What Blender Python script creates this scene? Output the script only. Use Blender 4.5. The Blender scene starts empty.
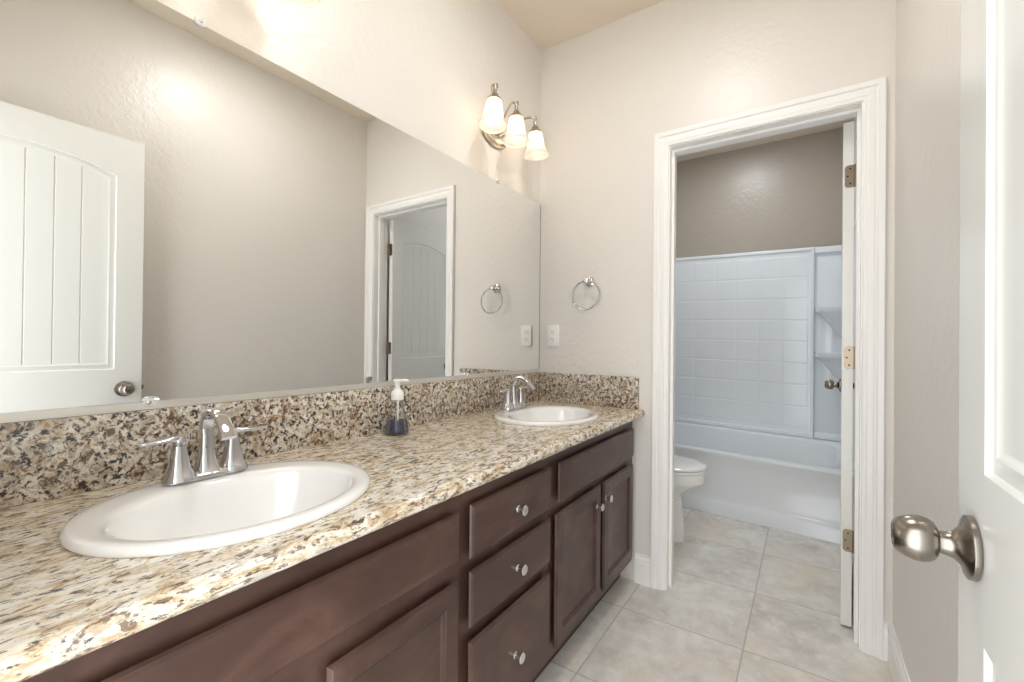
import bpy, bmesh, math
from mathutils import Vector, Matrix

S = bpy.context.scene
COL = S.collection
PI = math.pi

# ------------------------------------------------------------------ camera
YAW, PITCH, ROLL, FPX = 0.5874, 0.0053, 0.0100, 443.33
CAM = Vector((1.2204, 0.0, 1.1262))
def make_camera():
    c, s = math.cos(YAW), math.sin(YAW)
    fw = Vector((-s, c, 0)); r = Vector((c, s, 0)); u = Vector((0, 0, 1))
    cp, sp = math.cos(PITCH), math.sin(PITCH)
    fw2 = fw * cp + u * sp; u2 = u * cp - fw * sp
    cr, sr = math.cos(ROLL), math.sin(ROLL)
    r3 = r * cr + u2 * sr; u3 = u2 * cr - r * sr
    cd = bpy.data.cameras.new('camera')
    cd.sensor_width = 36.0; cd.lens = FPX / 1024 * 36.0
    cd.clip_start = 0.01; cd.clip_end = 60
    o = bpy.data.objects.new('camera', cd); COL.objects.link(o)
    m = Matrix((r3, u3, -fw2)).transposed().to_4x4(); m.translation = CAM
    o.matrix_world = m
    S.camera = o
make_camera()

# ------------------------------------------------------------------ world, exposure
W = bpy.data.worlds.new('World'); S.world = W; W.use_nodes = True
W.node_tree.nodes['Background'].inputs[0].default_value = (0.95, 0.98, 1.0, 1)
W.node_tree.nodes['Background'].inputs[1].default_value = 3.0
BULB = 19.0          # emission of each vanity bulb
CEIL_A = 38.0        # emission of the ceiling light over the vanity
CEIL_B = 34.0         # emission of the ceiling light in the toilet room
S.view_settings.view_transform = 'Standard'
S.view_settings.look = 'None'
S.view_settings.exposure = 0.50
S.view_settings.gamma = 1.0
S.view_settings.use_curve_mapping = False
try:
    S.cycles.use_denoising = True
    S.cycles.max_bounces = 12; S.cycles.diffuse_bounces = 6; S.cycles.glossy_bounces = 6
    S.cycles.transmission_bounces = 8; S.cycles.transparent_max_bounces = 12
    S.cycles.sample_clamp_indirect = 8.0
    S.cycles.caustics_reflective = False; S.cycles.caustics_refractive = False
except Exception:
    pass

# ------------------------------------------------------------------ materials
def lin(r, g, b):
    f = lambda c: (c / 255 / 12.92) if c / 255 <= 0.04045 else ((c / 255 + 0.055) / 1.055) ** 2.4
    return (f(r), f(g), f(b), 1)

class NT:
    def __init__(s, name):
        s.m = bpy.data.materials.new(name); s.m.use_nodes = True
        s.t = s.m.node_tree; s.n = s.t.nodes; s.b = s.n['Principled BSDF']; s.out = s.n['Material Output']
    def N(s, typ, **kw):
        n = s.n.new(typ)
        for k, v in kw.items():
            if k in ('inp',):
                for a, b in v.items(): n.inputs[a].default_value = b
            else: setattr(n, k, v)
        return n
    def L(s, a, b): s.t.links.new(a, b)
    def coord(s):
        return s.N('ShaderNodeNewGeometry').outputs['Position']
    def noise(s, vec, scale, detail=4, rough=0.55, dist=0.0):
        n = s.N('ShaderNodeTexNoise', inp={'Scale': scale, 'Detail': detail, 'Roughness': rough, 'Distortion': dist})
        s.L(vec, n.inputs['Vector']); return n.outputs['Fac']
    def ramp(s, fac, stops, interp='LINEAR'):
        r = s.N('ShaderNodeValToRGB'); r.color_ramp.interpolation = interp
        e = r.color_ramp.elements
        while len(e) > 1: e.remove(e[-1])
        e[0].position = stops[0][0]; e[0].color = stops[0][1]
        for p, c in stops[1:]:
            q = e.new(p); q.color = c
        s.L(fac, r.inputs['Fac']); return r.outputs['Color']
    def mix(s, fac, a, b, mode='MIX'):
        m = s.N('ShaderNodeMix', data_type='RGBA', blend_type=mode)
        for i, v in ((0, fac), (6, a), (7, b)):
            if hasattr(v, 'is_linked') or hasattr(v, 'links'): s.L(v, m.inputs[i])
            else: m.inputs[i].default_value = v
        return m.outputs[2]
    def math(s, op, a, b=0.0):
        m = s.N('ShaderNodeMath', operation=op)
        for i, v in ((0, a), (1, b)):
            if hasattr(v, 'links'): s.L(v, m.inputs[i])
            else: m.inputs[i].default_value = v
        return m.outputs[0]
    def bump(s, h, strength=0.3, dist=0.002):
        b = s.N('ShaderNodeBump', inp={'Strength': strength, 'Distance': dist})
        s.L(h, b.inputs['Height']); s.L(b.outputs['Normal'], s.b.inputs['Normal'])
    def set(s, color=None, rough=None, metal=None, spec=None, coat=None):
        if color is not None:
            if hasattr(color, 'links'): s.L(color, s.b.inputs['Base Color'])
            else: s.b.inputs['Base Color'].default_value = color
        if rough is not None:
            if hasattr(rough, 'links'): s.L(rough, s.b.inputs['Roughness'])
            else: s.b.inputs['Roughness'].default_value = rough
        if metal is not None: s.b.inputs['Metallic'].default_value = metal
        if spec is not None: s.b.inputs['Specular IOR Level'].default_value = spec
        if coat is not None:
            s.b.inputs['Coat Weight'].default_value = coat; s.b.inputs['Coat Roughness'].default_value = 0.08
        return s.m

def wall_paint(name, col, rough):
    k = NT(name); p = k.coord()
    n1 = k.noise(p, 34, 3, 0.5, 0.6); n2 = k.noise(p, 110, 2, 0.5)
    h = k.math('ADD', k.ramp(n1, [(0.42, (0, 0, 0, 1)), (0.62, (1, 1, 1, 1))]), k.math('MULTIPLY', n2, 0.35))
    k.bump(h, 0.26, 0.0024)
    v = k.noise(p, 3.0, 2)
    c = k.mix(k.math('MULTIPLY', v, 0.10), col, tuple(x * 0.86 for x in col[:3]) + (1,))
    return k.set(c, rough, spec=0.42)
M = {}
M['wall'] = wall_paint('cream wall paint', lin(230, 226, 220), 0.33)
M['wall_shaded'] = wall_paint('wall paint darkened for shade', lin(172, 162, 150), 0.33)  # same wall paint, darkened: shade of the toilet room put into the colour
M['ceiling'] = wall_paint('ceiling paint', lin(228, 216, 200), 0.6)

def simple(name, col, rough, metal=0.0, spec=0.5, coat=None, nscale=None, namp=0.06):
    k = NT(name)
    if nscale:
        p = k.coord(); v = k.noise(p, nscale, 3)
        col = k.mix(k.math('MULTIPLY', v, namp * 2), col, tuple(x * 0.7 for x in col[:3]) + (1,))
    return k.set(col, rough, metal, spec, coat)
M['trim'] = simple('white gloss trim paint', lin(247, 246, 244), 0.22, nscale=5, namp=0.02)
M['door'] = simple('white door paint', lin(236, 236, 231), 0.25, nscale=4, namp=0.02)
M['porcelain'] = simple('white porcelain', lin(246, 246, 245), 0.06, coat=0.6, nscale=6, namp=0.01)
M['acrylic'] = simple('white tub acrylic', lin(232, 236, 240), 0.14, nscale=3, namp=0.015)
M['chrome'] = simple('polished chrome', (0.64, 0.64, 0.66, 1), 0.05, 1.0, nscale=60, namp=0.01)
M['ring'] = simple('chrome ring with dark reflections painted in', (0.40, 0.40, 0.41, 1), 0.07, 1.0, nscale=60, namp=0.01)  # same chrome as the post, darkened to paint in the ring's dark reflections
M['nickel'] = simple('satin nickel', lin(152, 145, 136), 0.24, 1.0, nscale=90, namp=0.05)
M['brushed'] = simple('brushed nickel', lin(190, 180, 166), 0.27, 1.0, nscale=70, namp=0.05)
M['hinge'] = simple('nickel hinge plate', lin(150, 136, 118), 0.3, 1.0, nscale=80, namp=0.05)
M['knobmetal'] = simple('pale satin knob metal', lin(232, 230, 226), 0.16, 1.0, nscale=90, namp=0.02)
M['alu'] = simple('pale aluminium channel', lin(225, 222, 215), 0.3, 0.55, nscale=40, namp=0.03)
M['dark'] = simple('black recess', lin(16, 14, 13), 0.6, nscale=30)
M['plate'] = simple('white plastic', lin(244, 244, 242), 0.25, nscale=20, namp=0.01)
M['mirror'] = simple('silvered mirror glass', (0.90, 0.905, 0.895, 1), 0.0, 1.0)
M['edge'] = simple('grey mirror edge', lin(120, 116, 110), 0.4)
M['clip'] = simple('clear plastic clip', lin(230, 228, 224), 0.12, 0.0, 0.7)

def granite(name, bright):
    k = NT(name); p = k.coord()
    mp = k.N('ShaderNodeMapping'); k.L(p, mp.inputs['Vector']); mp.inputs['Rotation'].default_value = (0.35, 0.2, 0.6) if not bright else (0, 0, 0.12)
    mp.inputs['Scale'].default_value = (1.0, 0.42, 1.0) if bright else (1, 1, 1)
    w = k.N('ShaderNodeTexNoise', inp={'Scale': 22.0, 'Detail': 3.0}); k.L(mp.outputs[0], w.inputs['Vector'])
    wm = k.N('ShaderNodeVectorMath', operation='SCALE'); wm.inputs['Scale'].default_value = 0.03
    k.L(w.outputs['Color'], wm.inputs[0])
    wa = k.N('ShaderNodeVectorMath', operation='ADD'); k.L(mp.outputs[0], wa.inputs[0]); k.L(wm.outputs[0], wa.inputs[1])
    q = wa.outputs[0]
    def off(v):
        a = k.N('ShaderNodeVectorMath', operation='ADD'); k.L(q, a.inputs[0]); a.inputs[1].default_value = (v, v * 1.7, -v); return a.outputs[0]
    W1 = (1, 1, 1, 1); B0 = (0, 0, 0, 1)
    big = k.math('SUBTRACT', k.noise(off(3.1), 7.0, 3), 0.5)
    def fleck(o, scale, t, w, amt, det=6, rough=0.68):
        f = k.noise(off(o), scale, det, rough)
        f = k.math('ADD', f, k.math('MULTIPLY', big, amt)); return k.ramp(f, [(t, B0), (t + w, W1)])
    if bright:
        base = k.ramp(k.noise(q, 42, 7, 0.7), [(0.34, lin(176, 146, 108)), (0.42, lin(208, 187, 156)), (0.50, lin(230, 221, 204)), (0.62, lin(240, 237, 230))])
        spec = [(1.3, 58, 0.560, 0.05, 0.1, 0.6, lin(176, 170, 162)), (5.2, 66, 0.570, 0.05, 0.2, 0.65, lin(182, 150, 112)), (8.4, 96, 0.555, 0.05, 0.3, 0.85, lin(112, 88, 68)), (11.7, 112, 0.570, 0.045, -0.35, 0.9, lin(58, 54, 54))]
    else:
        base = k.ramp(k.noise(q, 40, 7, 0.7), [(0.33, lin(150, 126, 98)), (0.42, lin(186, 170, 148)), (0.50, lin(210, 200, 184)), (0.62, lin(228, 223, 214))])
        spec = [(1.3, 52, 0.545, 0.05, 0.1, 0.7, lin(164, 157, 148)), (5.2, 60, 0.565, 0.05, 0.25, 0.75, lin(160, 124, 88)), (8.4, 84, 0.530, 0.06, 0.35, 0.88, lin(84, 62, 45)), (11.7, 90, 0.542, 0.05, -0.3, 0.95, lin(36, 31, 30))]
    c = base
    for o, sc_, t, w, am, mx, col in spec:
        c = k.mix(k.math('MULTIPLY', fleck(o, sc_, t, w, am), mx), c, col)
    return k.set(c, 0.18, spec=0.45)
M['granite'] = granite('cream and brown granite', True)
M['granite_s'] = granite('speckled granite splash', False)

def wood(name):
    k = NT(name); p = k.coord()
    mp = k.N('ShaderNodeMapping'); k.L(p, mp.inputs['Vector']); mp.inputs['Scale'].default_value = (1, 0.55, 1.0)
    n = k.noise(mp.outputs[0], 7, 4, 0.6, 1.2)
    mp2 = k.N('ShaderNodeMapping'); k.L(p, mp2.inputs['Vector']); mp2.inputs['Scale'].default_value = (1, 0.12, 1.0)
    g = k.noise(mp2.outputs[0], 90, 4, 0.6)
    c = k.ramp(n, [(0.3, lin(62, 43, 37)), (0.5, lin(82, 58, 50)), (0.72, lin(108, 80, 70))])
    c = k.mix(k.math('MULTIPLY', g, 0.35), c, lin(58, 36, 31))
    return k.set(c, 0.34, spec=0.5)
M['wood'] = wood('espresso stained wood')
M['wood_in'] = simple('dark cabinet frame wood', lin(66, 44, 38), 0.4, nscale=12, namp=0.15)

def floor_tile():
    k = NT('grey beige stone tile'); p = k.coord()
    sx = k.N('ShaderNodeSeparateXYZ'); k.L(p, sx.inputs[0])
    def cell(v, o, w):
        a = k.math('DIVIDE', k.math('SUBTRACT', v, o), w)
        f = k.math('FRACT', a); d = k.math('MINIMUM', f, k.math('SUBTRACT', 1.0, f))
        return k.math('MULTIPLY', d, w), k.math('FLOOR', a)
    dx, ix = cell(sx.outputs[0], 0.570 - 4.59, 0.459); dy, iy = cell(sx.outputs[1], 1.852 - 4.55, 0.455)
    d = k.math('MINIMUM', dx, dy)
    grout = k.ramp(d, [(0.0018, (1, 1, 1, 1)), (0.0034, (0, 0, 0, 1))])
    cv = k.N('ShaderNodeCombineXYZ'); k.L(ix, cv.inputs[0]); k.L(iy, cv.inputs[1])
    wn = k.N('ShaderNodeTexWhiteNoise', noise_dimensions='3D'); k.L(cv.outputs[0], wn.inputs['Vector'])
    sc = k.N('ShaderNodeVectorMath', operation='SCALE'); sc.inputs['Scale'].default_value = 3.0; k.L(wn.outputs['Color'], sc.inputs[0])
    ad = k.N('ShaderNodeVectorMath', operation='ADD'); k.L(p, ad.inputs[0]); k.L(sc.outputs[0], ad.inputs[1])
    q = ad.outputs[0]
    a = k.ramp(k.noise(q, 6.5, 7, 0.7, 0.25), [(0.32, lin(200, 196, 191)), (0.5, lin(221, 218, 213)), (0.66, lin(236, 234, 229))])
    b = k.ramp(k.noise(q, 26, 5, 0.7), [(0.52, (0, 0, 0, 1)), (0.66, (1, 1, 1, 1))])
    c = k.mix(k.math('MULTIPLY', b, 0.6), a, lin(238, 235, 229))
    e = k.ramp(k.noise(q, 2.2, 3), [(0.5, (0, 0, 0, 1)), (0.7, (1, 1, 1, 1))])
    c = k.mix(k.math('MULTIPLY', e, 0.5), c, lin(226, 211, 192))
    c = k.mix(grout, c, lin(176, 171, 165))
    k.bump(k.math('SUBTRACT', 1.0, grout), 0.25, 0.002)
    return k.set(c, 0.42, spec=0.4)
M['floor'] = floor_tile()

def emit(name, col, strength):
    k = NT(name)
    k.b.inputs['Base Color'].default_value = col
    k.b.inputs['Emission Color'].default_value = col
    k.b.inputs['Emission Strength'].default_value = strength
    return k.m
M['bulb'] = emit('lit bulb', (1.0, 0.80, 0.57, 1), BULB)
M['ceil_a'] = emit('lit ceiling diffuser', (1.0, 0.98, 0.95, 1), CEIL_A)
M['ceil_b'] = emit('lit toilet room diffuser', (0.90, 0.95, 1.0, 1), CEIL_B)

def frosted():
    k = NT('frosted white glass shade')
    t = k.N('ShaderNodeBsdfTranslucent', inp={'Color': (0.72, 0.71, 0.69, 1)})
    d = k.N('ShaderNodeBsdfTransparent', inp={'Color': (0.9, 0.9, 0.9, 1)})
    g = k.N('ShaderNodeBsdfGlossy', inp={'Color': (1, 1, 1, 1), 'Roughness': 0.15})
    df = k.N('ShaderNodeBsdfDiffuse', inp={'Color': (0.84, 0.83, 0.81, 1)})
    m1 = k.N('ShaderNodeMixShader'); m1.inputs[0].default_value = 0.45; k.L(t.outputs[0], m1.inputs[1]); k.L(df.outputs[0], m1.inputs[2])
    m2 = k.N('ShaderNodeMixShader'); m2.inputs[0].default_value = 0.22; k.L(m1.outputs[0], m2.inputs[1]); k.L(d.outputs[0], m2.inputs[2])
    m3 = k.N('ShaderNodeMixShader'); m3.inputs[0].default_value = 0.05; k.L(m2.outputs[0], m3.inputs[1]); k.L(g.outputs[0], m3.inputs[2])
    k.L(m3.outputs[0], k.out.inputs['Surface']); return k.m
M['shade'] = frosted()

def thin_clear(name, tint, gl, body=None, bodyfac=0.0):
    k = NT(name)
    t = k.N('ShaderNodeBsdfTransparent', inp={'Color': tint}); g = k.N('ShaderNodeBsdfGlossy', inp={'Roughness': 0.04})
    f = k.N('ShaderNodeFresnel', inp={'IOR': 1.45})
    m = k.N('ShaderNodeMixShader'); k.L(k.math('MULTIPLY', f.outputs[0], gl), m.inputs[0])
    s = t.outputs[0]
    if body:
        d = k.N('ShaderNodeBsdfDiffuse', inp={'Color': body}); mm = k.N('ShaderNodeMixShader'); mm.inputs[0].default_value = bodyfac
        k.L(s, mm.inputs[1]); k.L(d.outputs[0], mm.inputs[2]); s = mm.outputs[0]
    k.L(s, m.inputs[1]); k.L(g.outputs[0], m.inputs[2]); k.L(m.outputs[0], k.out.inputs['Surface']); return k.m
M['clear'] = thin_clear('clear bottle plastic', (0.985, 0.985, 0.985, 1), 0.45)
M['liquid'] = thin_clear('purple liquid soap', (0.52, 0.50, 0.66, 1), 0.4, lin(92, 89, 116), 0.5)

# ------------------------------------------------------------------ mesh helpers
def finish(name, bm, mat, parent=None, loc=(0, 0, 0), smooth=35, recalc=True):
    bmesh.ops.remove_doubles(bm, verts=bm.verts, dist=1e-6)
    if recalc: bmesh.ops.recalc_face_normals(bm, faces=bm.faces)
    me = bpy.data.meshes.new(name); bm.to_mesh(me); bm.free()
    me.materials.append(mat)
    if smooth:
        me.shade_smooth(); me.set_sharp_from_angle(angle=math.radians(smooth))
    o = bpy.data.objects.new(name, me); COL.objects.link(o)
    o.location = loc
    if parent: o.parent = parent
    return o
def wpos(o):
    v = Vector(o.location)
    while o.parent: o = o.parent; v = v + Vector(o.location)
    return v
def wobj(name, bm, mat, parent=None, origin=None, smooth=35):
    """mesh given in room coordinates, under an unrotated parent"""
    base = wpos(parent) if parent else Vector((0, 0, 0))
    o = Vector(origin) if origin is not None else base
    bmesh.ops.translate(bm, verts=bm.verts, vec=-o)
    return finish(name, bm, mat, parent, o - base, smooth)
def empty(name, loc, label, cat, group=None, kind=None):
    o = bpy.data.objects.new(name, None); COL.objects.link(o); o.location = loc
    o.empty_display_size = 0.05
    return tag(o, label, cat, group, kind)
def tag(o, label=None, cat=None, group=None, kind=None):
    if label: o['label'] = label
    if cat: o['category'] = cat
    if group: o['group'] = group
    if kind: o['kind'] = kind
    return o
def dup(src, loc=None, label=None, parent=None):
    c = src.copy(); COL.objects.link(c)
    if parent: c.parent = parent
    if loc is not None: c.location = loc
    if label: c['label'] = label
    for ch in list(src.children): dup(ch, parent=c)
    return c

def B(): return bmesh.new()
def box(bm, x0, x1, y0, y1, z0, z1, bev=0.0, seg=2):
    vs = [bm.verts.new((x, y, z)) for x in (x0, x1) for y in (y0, y1) for z in (z0, z1)]
    fs = [bm.faces.new([vs[i] for i in f]) for f in ((0, 1, 3, 2), (4, 6, 7, 5), (0, 4, 5, 1), (2, 3, 7, 6), (0, 2, 6, 4), (1, 5, 7, 3))]
    if bev:
        es = {e for f in fs for e in f.edges}
        bmesh.ops.bevel(bm, geom=list(es), offset=bev, segments=seg, affect='EDGES', profile=0.5)
    return bm
def loops(bm, rings, cap0=True, cap1=True, closed=True):
    vr = [[bm.verts.new(p) for p in r] for r in rings]
    n = len(vr[0])
    for a, b in zip(vr, vr[1:]):
        for i in range(n if closed else n - 1):
            j = (i + 1) % n
            bm.faces.new((a[i], a[j], b[j], b[i]))
    if cap0: bm.faces.new(vr[0][::-1])
    if cap1: bm.faces.new(vr[-1])
    return vr
def lathe(bm, prof, axis='z', seg=40, c=(0, 0, 0), cap0=True, cap1=True):
    rings = []
    for r, h in prof:
        ring = []
        for i in range(seg):
            a = 2 * PI * i / seg; u, v = max(r, 1e-4) * math.cos(a), max(r, 1e-4) * math.sin(a)
            p = {'z': (u, v, h), 'x': (h, u, v), 'y': (u, h, v)}[axis]
            ring.append((p[0] + c[0], p[1] + c[1], p[2] + c[2]))
        rings.append(ring)
    loops(bm, rings, cap0, cap1); return bm
def superell(rx, ry, n, seg):
    out = []
    for i in range(seg):
        a = 2 * PI * i / seg; ca, sa = math.cos(a), math.sin(a)
        out.append((rx * math.copysign(abs(ca) ** (2 / n), ca), ry * math.copysign(abs(sa) ** (2 / n), sa)))
    return out
def loft(bm, secs, seg=28):
    """secs: (cx, cy, z, rx, ry, n)"""
    loops(bm, [[(cx + a, cy + b, z) for a, b in superell(rx, ry, n, seg)] for cx, cy, z, rx, ry, n in secs]); return bm
def spline(pts, k=8):
    P = [Vector(p) for p in pts]; out = []
    for i in range(len(P) - 1):
        p0 = P[i - 1] if i else P[i] * 2 - P[i + 1]; p1, p2 = P[i], P[i + 1]
        p3 = P[i + 2] if i + 2 < len(P) else P[i + 1] * 2 - P[i]
        for j in range(k):
            t = j / k
            out.append(0.5 * ((2 * p1) + (p2 - p0) * t + (2 * p0 - 5 * p1 + 4 * p2 - p3) * t * t + (3 * p1 - p0 - 3 * p2 + p3) * t ** 3))
    out.append(P[-1]); return out
def sweep(bm, path, rads, seg=14, n=2.0, side=None, closed=False):
    """rads: (width, thickness) half sizes per point or a single pair; side = fixed sideways direction"""
    path = [Vector(p) for p in path]; N = len(path); rings = []
    sd = Vector(side) if side else None
    for i, p in enumerate(path):
        if closed: t = path[(i + 1) % N] - path[i - 1]
        else: t = path[min(i + 1, N - 1)] - path[max(i - 1, 0)]
        t.normalize()
        if sd is None:
            up = Vector((0, 0, 1)) if abs(t.z) < 0.9 else Vector((1, 0, 0)); sd = t.cross(up).normalized()
        s = (sd - t * sd.dot(t)).normalized()
        if side is None: sd = s
        u = s.cross(t)
        w, h = rads[i] if isinstance(rads, list) else rads
        rings.append([p + s * a + u * b for a, b in superell(w, h, n, seg)])
    if closed: rings.append(rings[0])
    loops(bm, rings, not closed, not closed); return bm
def prism(bm, poly, axis, h0, h1):
    """poly of (a,b): axis x -> (y,z), y -> (x,z), z -> (x,y)"""
    f = {'x': lambda a, b, h: (h, a, b), 'y': lambda a, b, h: (a, h, b), 'z': lambda a, b, h: (a, b, h)}[axis]
    loops(bm, [[f(a, b, h0) for a, b in poly], [f(a, b, h1) for a, b in poly]]); return bm
def cap_disc(bm, c, r, axis, t, seg=16):
    return lathe(bm, [(r, 0), (r, t * 0.6), (r * 0.8, t)], axis, seg, c)

# ------------------------------------------------------------------ room numbers
D = 2.0955            # face of the wall with the towel ring
D2 = 2.2155           # toilet room side of that wall
XR = 1.4815            # right wall
ZC = 2.729            # ceiling
YB = 4.020            # back wall of the toilet room
OX0, OX1, OZ = 0.690, 1.386, 2.038   # clear opening to the toilet room

# ------------------------------------------------------------------ room shell
def struct(name, bm, mat, label, cat, smooth=0):
    o = wobj(name, bm, mat, None, None, smooth); return tag(o, label, cat, None, 'structure')
bm = B(); box(bm, -0.12, 1.60, -0.13, YB + 0.12, -0.10, 0.0)
struct('floor', bm, M['floor'], 'grey beige square stone tile floor running into the toilet room', 'floor')
bm = B(); box(bm, -0.12, 1.60, -0.13, YB + 0.12, ZC, ZC + 0.1)
struct('ceiling', bm, M['ceiling'], 'plain warm cream ceiling above the vanity mirror', 'ceiling')
bm = B(); box(bm, -0.12, 0.0, -0.13, YB + 0.12, 0.0, ZC)
struct('wall_left', bm, M['wall'], 'cream textured wall behind the mirror and vanity', 'wall')
bm = B(); box(bm, XR, XR + 0.12, -0.13, YB + 0.12, 0.0, ZC)
struct('wall_right', bm, M['wall'], 'cream textured wall behind the open entry door', 'wall')
bm = B(); prism(bm, [(0, 0), (OX0 - 0.015, 0), (OX0 - 0.015, OZ + 0.015), (OX1 + 0.015, OZ + 0.015), (OX1 + 0.015, 0), (XR, 0), (XR, ZC), (0, ZC)], 'y', D, D2)
struct('wall_far', bm, M['wall'], 'cream end wall with towel ring and doorway to the toilet room', 'wall')
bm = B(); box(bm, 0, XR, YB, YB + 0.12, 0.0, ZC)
struct('wall_back', bm, M['wall_shaded'], 'wall above the tub surround, painted darker for its shade', 'wall')
EX0, EX1 = 0.640, 1.366
bm = B(); prism(bm, [(0, 0), (EX0, 0), (EX0, 2.05), (EX1, 2.05), (EX1, 0), (XR, 0), (XR, ZC), (0, ZC)], 'y', -0.13, -0.012)
struct('wall_near', bm, M['wall'], 'cream wall holding the entry doorway', 'wall')

# baseboards
BBP = [(0, 0), (0.015, 0), (0.015, 0.098), (0.0125, 0.104), (0.0125, 0.112), (0.009, 0.120), (0.006, 0.124), (0.005, 0.134), (0, 0.134)]
bm = B(); prism(bm, [(XR - a, b) for a, b in BBP], 'y', 0.0, D - 0.0005)
struct('baseboard_right', bm, M['trim'], 'white stepped baseboard along the right wall behind the door', 'baseboard')
bm = B(); prism(bm, [(D - a, b) for a, b in BBP], 'x', 0.545, 0.6215)
struct('baseboard_far', bm, M['trim'], 'short white baseboard between the vanity and the door casing', 'baseboard')
bm = B(); prism(bm, [(D - a, b) for a, b in BBP], 'x', 1.4525, XR - 0.015)
struct('baseboard_corner', bm, M['trim'], 'tiny white baseboard return beside the right door casing', 'baseboard')
bm = B(); prism(bm, [(XR - a, b) for a, b in BBP], 'y', D2, 3.14)
struct('baseboard_toilet', bm, M['trim'], 'white baseboard behind the toilet room door', 'baseboard')

# casing + jamb of the toilet room doorway
def casing_jamb():
    # profile across the width: (offset outward from opening, protrusion)
    prof = [(0.005, 0.0), (0.005, 0.008), (0.012, 0.011), (0.015, 0.011), (0.020, 0.014), (0.036, 0.0155), (0.040, 0.0125), (0.044, 0.0125),
            (0.049, 0.019), (0.0655, 0.021), (0.0685, 0.019), (0.0685, 0.0)]
    for side, name, lab in ((0, 'casing', None), (1, 'casing', None)):
        pass
    def strip(bm, y, sgn):
        rings = []
        for px, pz, mx, mz in ((OX0, 0.001, -1, 0), (OX0, OZ, -1, 1), (OX1, OZ, 1, 1), (OX1, 0.001, 1, 0)):
            rings.append([(px + mx * o, y - sgn * d, pz + mz * o) for o, d in prof])
        loops(bm, rings)
    root = empty('trim_1', ((OX0 + OX1) / 2, D, 0), 'white stepped casing around the toilet room doorway', 'door casing', None, 'structure')
    bm = B(); strip(bm, D, 1); wobj('casing', bm, M['trim'], root, None, 25)
    bm = B(); strip(bm, D2, -1); wobj('back_casing', bm, M['trim'], root, None, 25)
    bm = B()
    t = 0.015
    prism(bm, [(OX0 - t, 0.001), (OX0, 0.001), (OX0, OZ), (OX1, OZ), (OX1, 0.001), (OX1 + t, 0.001), (OX1 + t, OZ + t), (OX0 - t, OZ + t)], 'y', D, D2)
    wobj('jamb', bm, M['trim'], root, None, 0)
    bm = B()
    s = 0.011
    prism(bm, [(OX0, 0.001), (OX0 + s, 0.001), (OX0 + s, OZ - s), (OX1 - s, OZ - s), (OX1 - s, 0.001), (OX1, 0.001), (OX1, OZ), (OX0, OZ)], 'y', D + 0.042, D + 0.078)
    wobj('door_stop', bm, M['trim'], root, None, 0)
casing_jamb()

# ------------------------------------------------------------------ panel doors
def arch_panel(bm, y0, y1, z0, z1, rise, sgn, x, groove=None):
    """recessed panel with moulded edge; face looks towards sgn*(-x); returns outline loop coords"""
    w = y1 - y0; yc = (y0 + y1) / 2
    R = (w * w / 4 + rise * rise) / (2 * rise) if rise > 0 else None
    NA = 20
    def outline(t):
        a, b, zb = y0 + t, y1 - t, z0 + t
        pts = [(a, zb), (b, zb)]
        for i in range(NA + 1):
            y = b + (a - b) * i / NA
            z = (z1 + rise - R + math.sqrt(max((R - t) ** 2 - (y - yc) ** 2, 0))) if R else z1 - t
            pts.append((y, z))
        return pts
    offs = [(0, 0), (0.004, 0.0055), (0.010, 0.0065), (0.022, 0.0035), (0.027, 0.006), (0.031, 0.007)]
    rings = [[(x + sgn * d, y, z) for y, z in outline(t)] for t, d in offs]
    loops(bm, rings, False, False)
    # planked field
    t = offs[-1][0]; dep = offs[-1][1]
    a, b, zb = y0 + t, y1 - t, z0 + t
    def top(y): return (z1 + rise - R + math.sqrt(max((R - t) ** 2 - (y - yc) ** 2, 0))) if R else z1 - t
    ys = [a + (b - a) * i / NA for i in range(NA + 1)]
    gs = []
    if groove:
        n = max(2, round((b - a) / groove)); gs = [a + (b - a) * i / n for i in range(1, n)]
    for g in gs: ys += [g - 0.0028, g - 0.0012, g + 0.0012, g + 0.0028]
    ys = sorted(ys)
    def dp(y):
        for g in gs:
            d = abs(y - g)
            if d < 0.0027: return dep + 0.0035
        return dep
    vb = [bm.verts.new((x + sgn * dp(y), y, zb)) for y in ys]; vt = [bm.verts.new((x + sgn * dp(y), y, top(y))) for y in ys]
    for i in range(len(ys) - 1): bm.faces.new((vb[i], vb[i + 1], vt[i + 1], vt[i]))
    return outline(0)
def panel_door_mesh(w, h, th, ml, panels):
    """hinge edge at y=0, free edge at y=w, faces at x=0 and x=th"""
    bm = B()
    for x, sgn in ((0, 1), (th, -1)):
        edges = []
        outs = [[(0, 0), (w, 0), (w, h), (0, h)]] + [arch_panel(bm, y0, y1, z0, z1, r, sgn, x, 0.084) for y0, y1, z0, z1, r in panels]
        for o in outs:
            vs = [bm.verts.new((x, y, z)) for y, z in o]
            for i in range(len(vs)): edges.append(bm.edges.new((vs[i], vs[(i + 1) % len(vs)])))
        bmesh.ops.triangle_fill(bm, edges=edges, use_beauty=True, use_dissolve=False)
    c = [(0, 0), (w, 0), (w, h), (0, h)]
    a = [bm.verts.new((0, y, z)) for y, z in c]; b = [bm.verts.new((th, y, z)) for y, z in c]
    for i in range(4): bm.faces.new((a[i], a[(i + 1) % 4], b[(i + 1) % 4], b[i]))
    return bm
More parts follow.
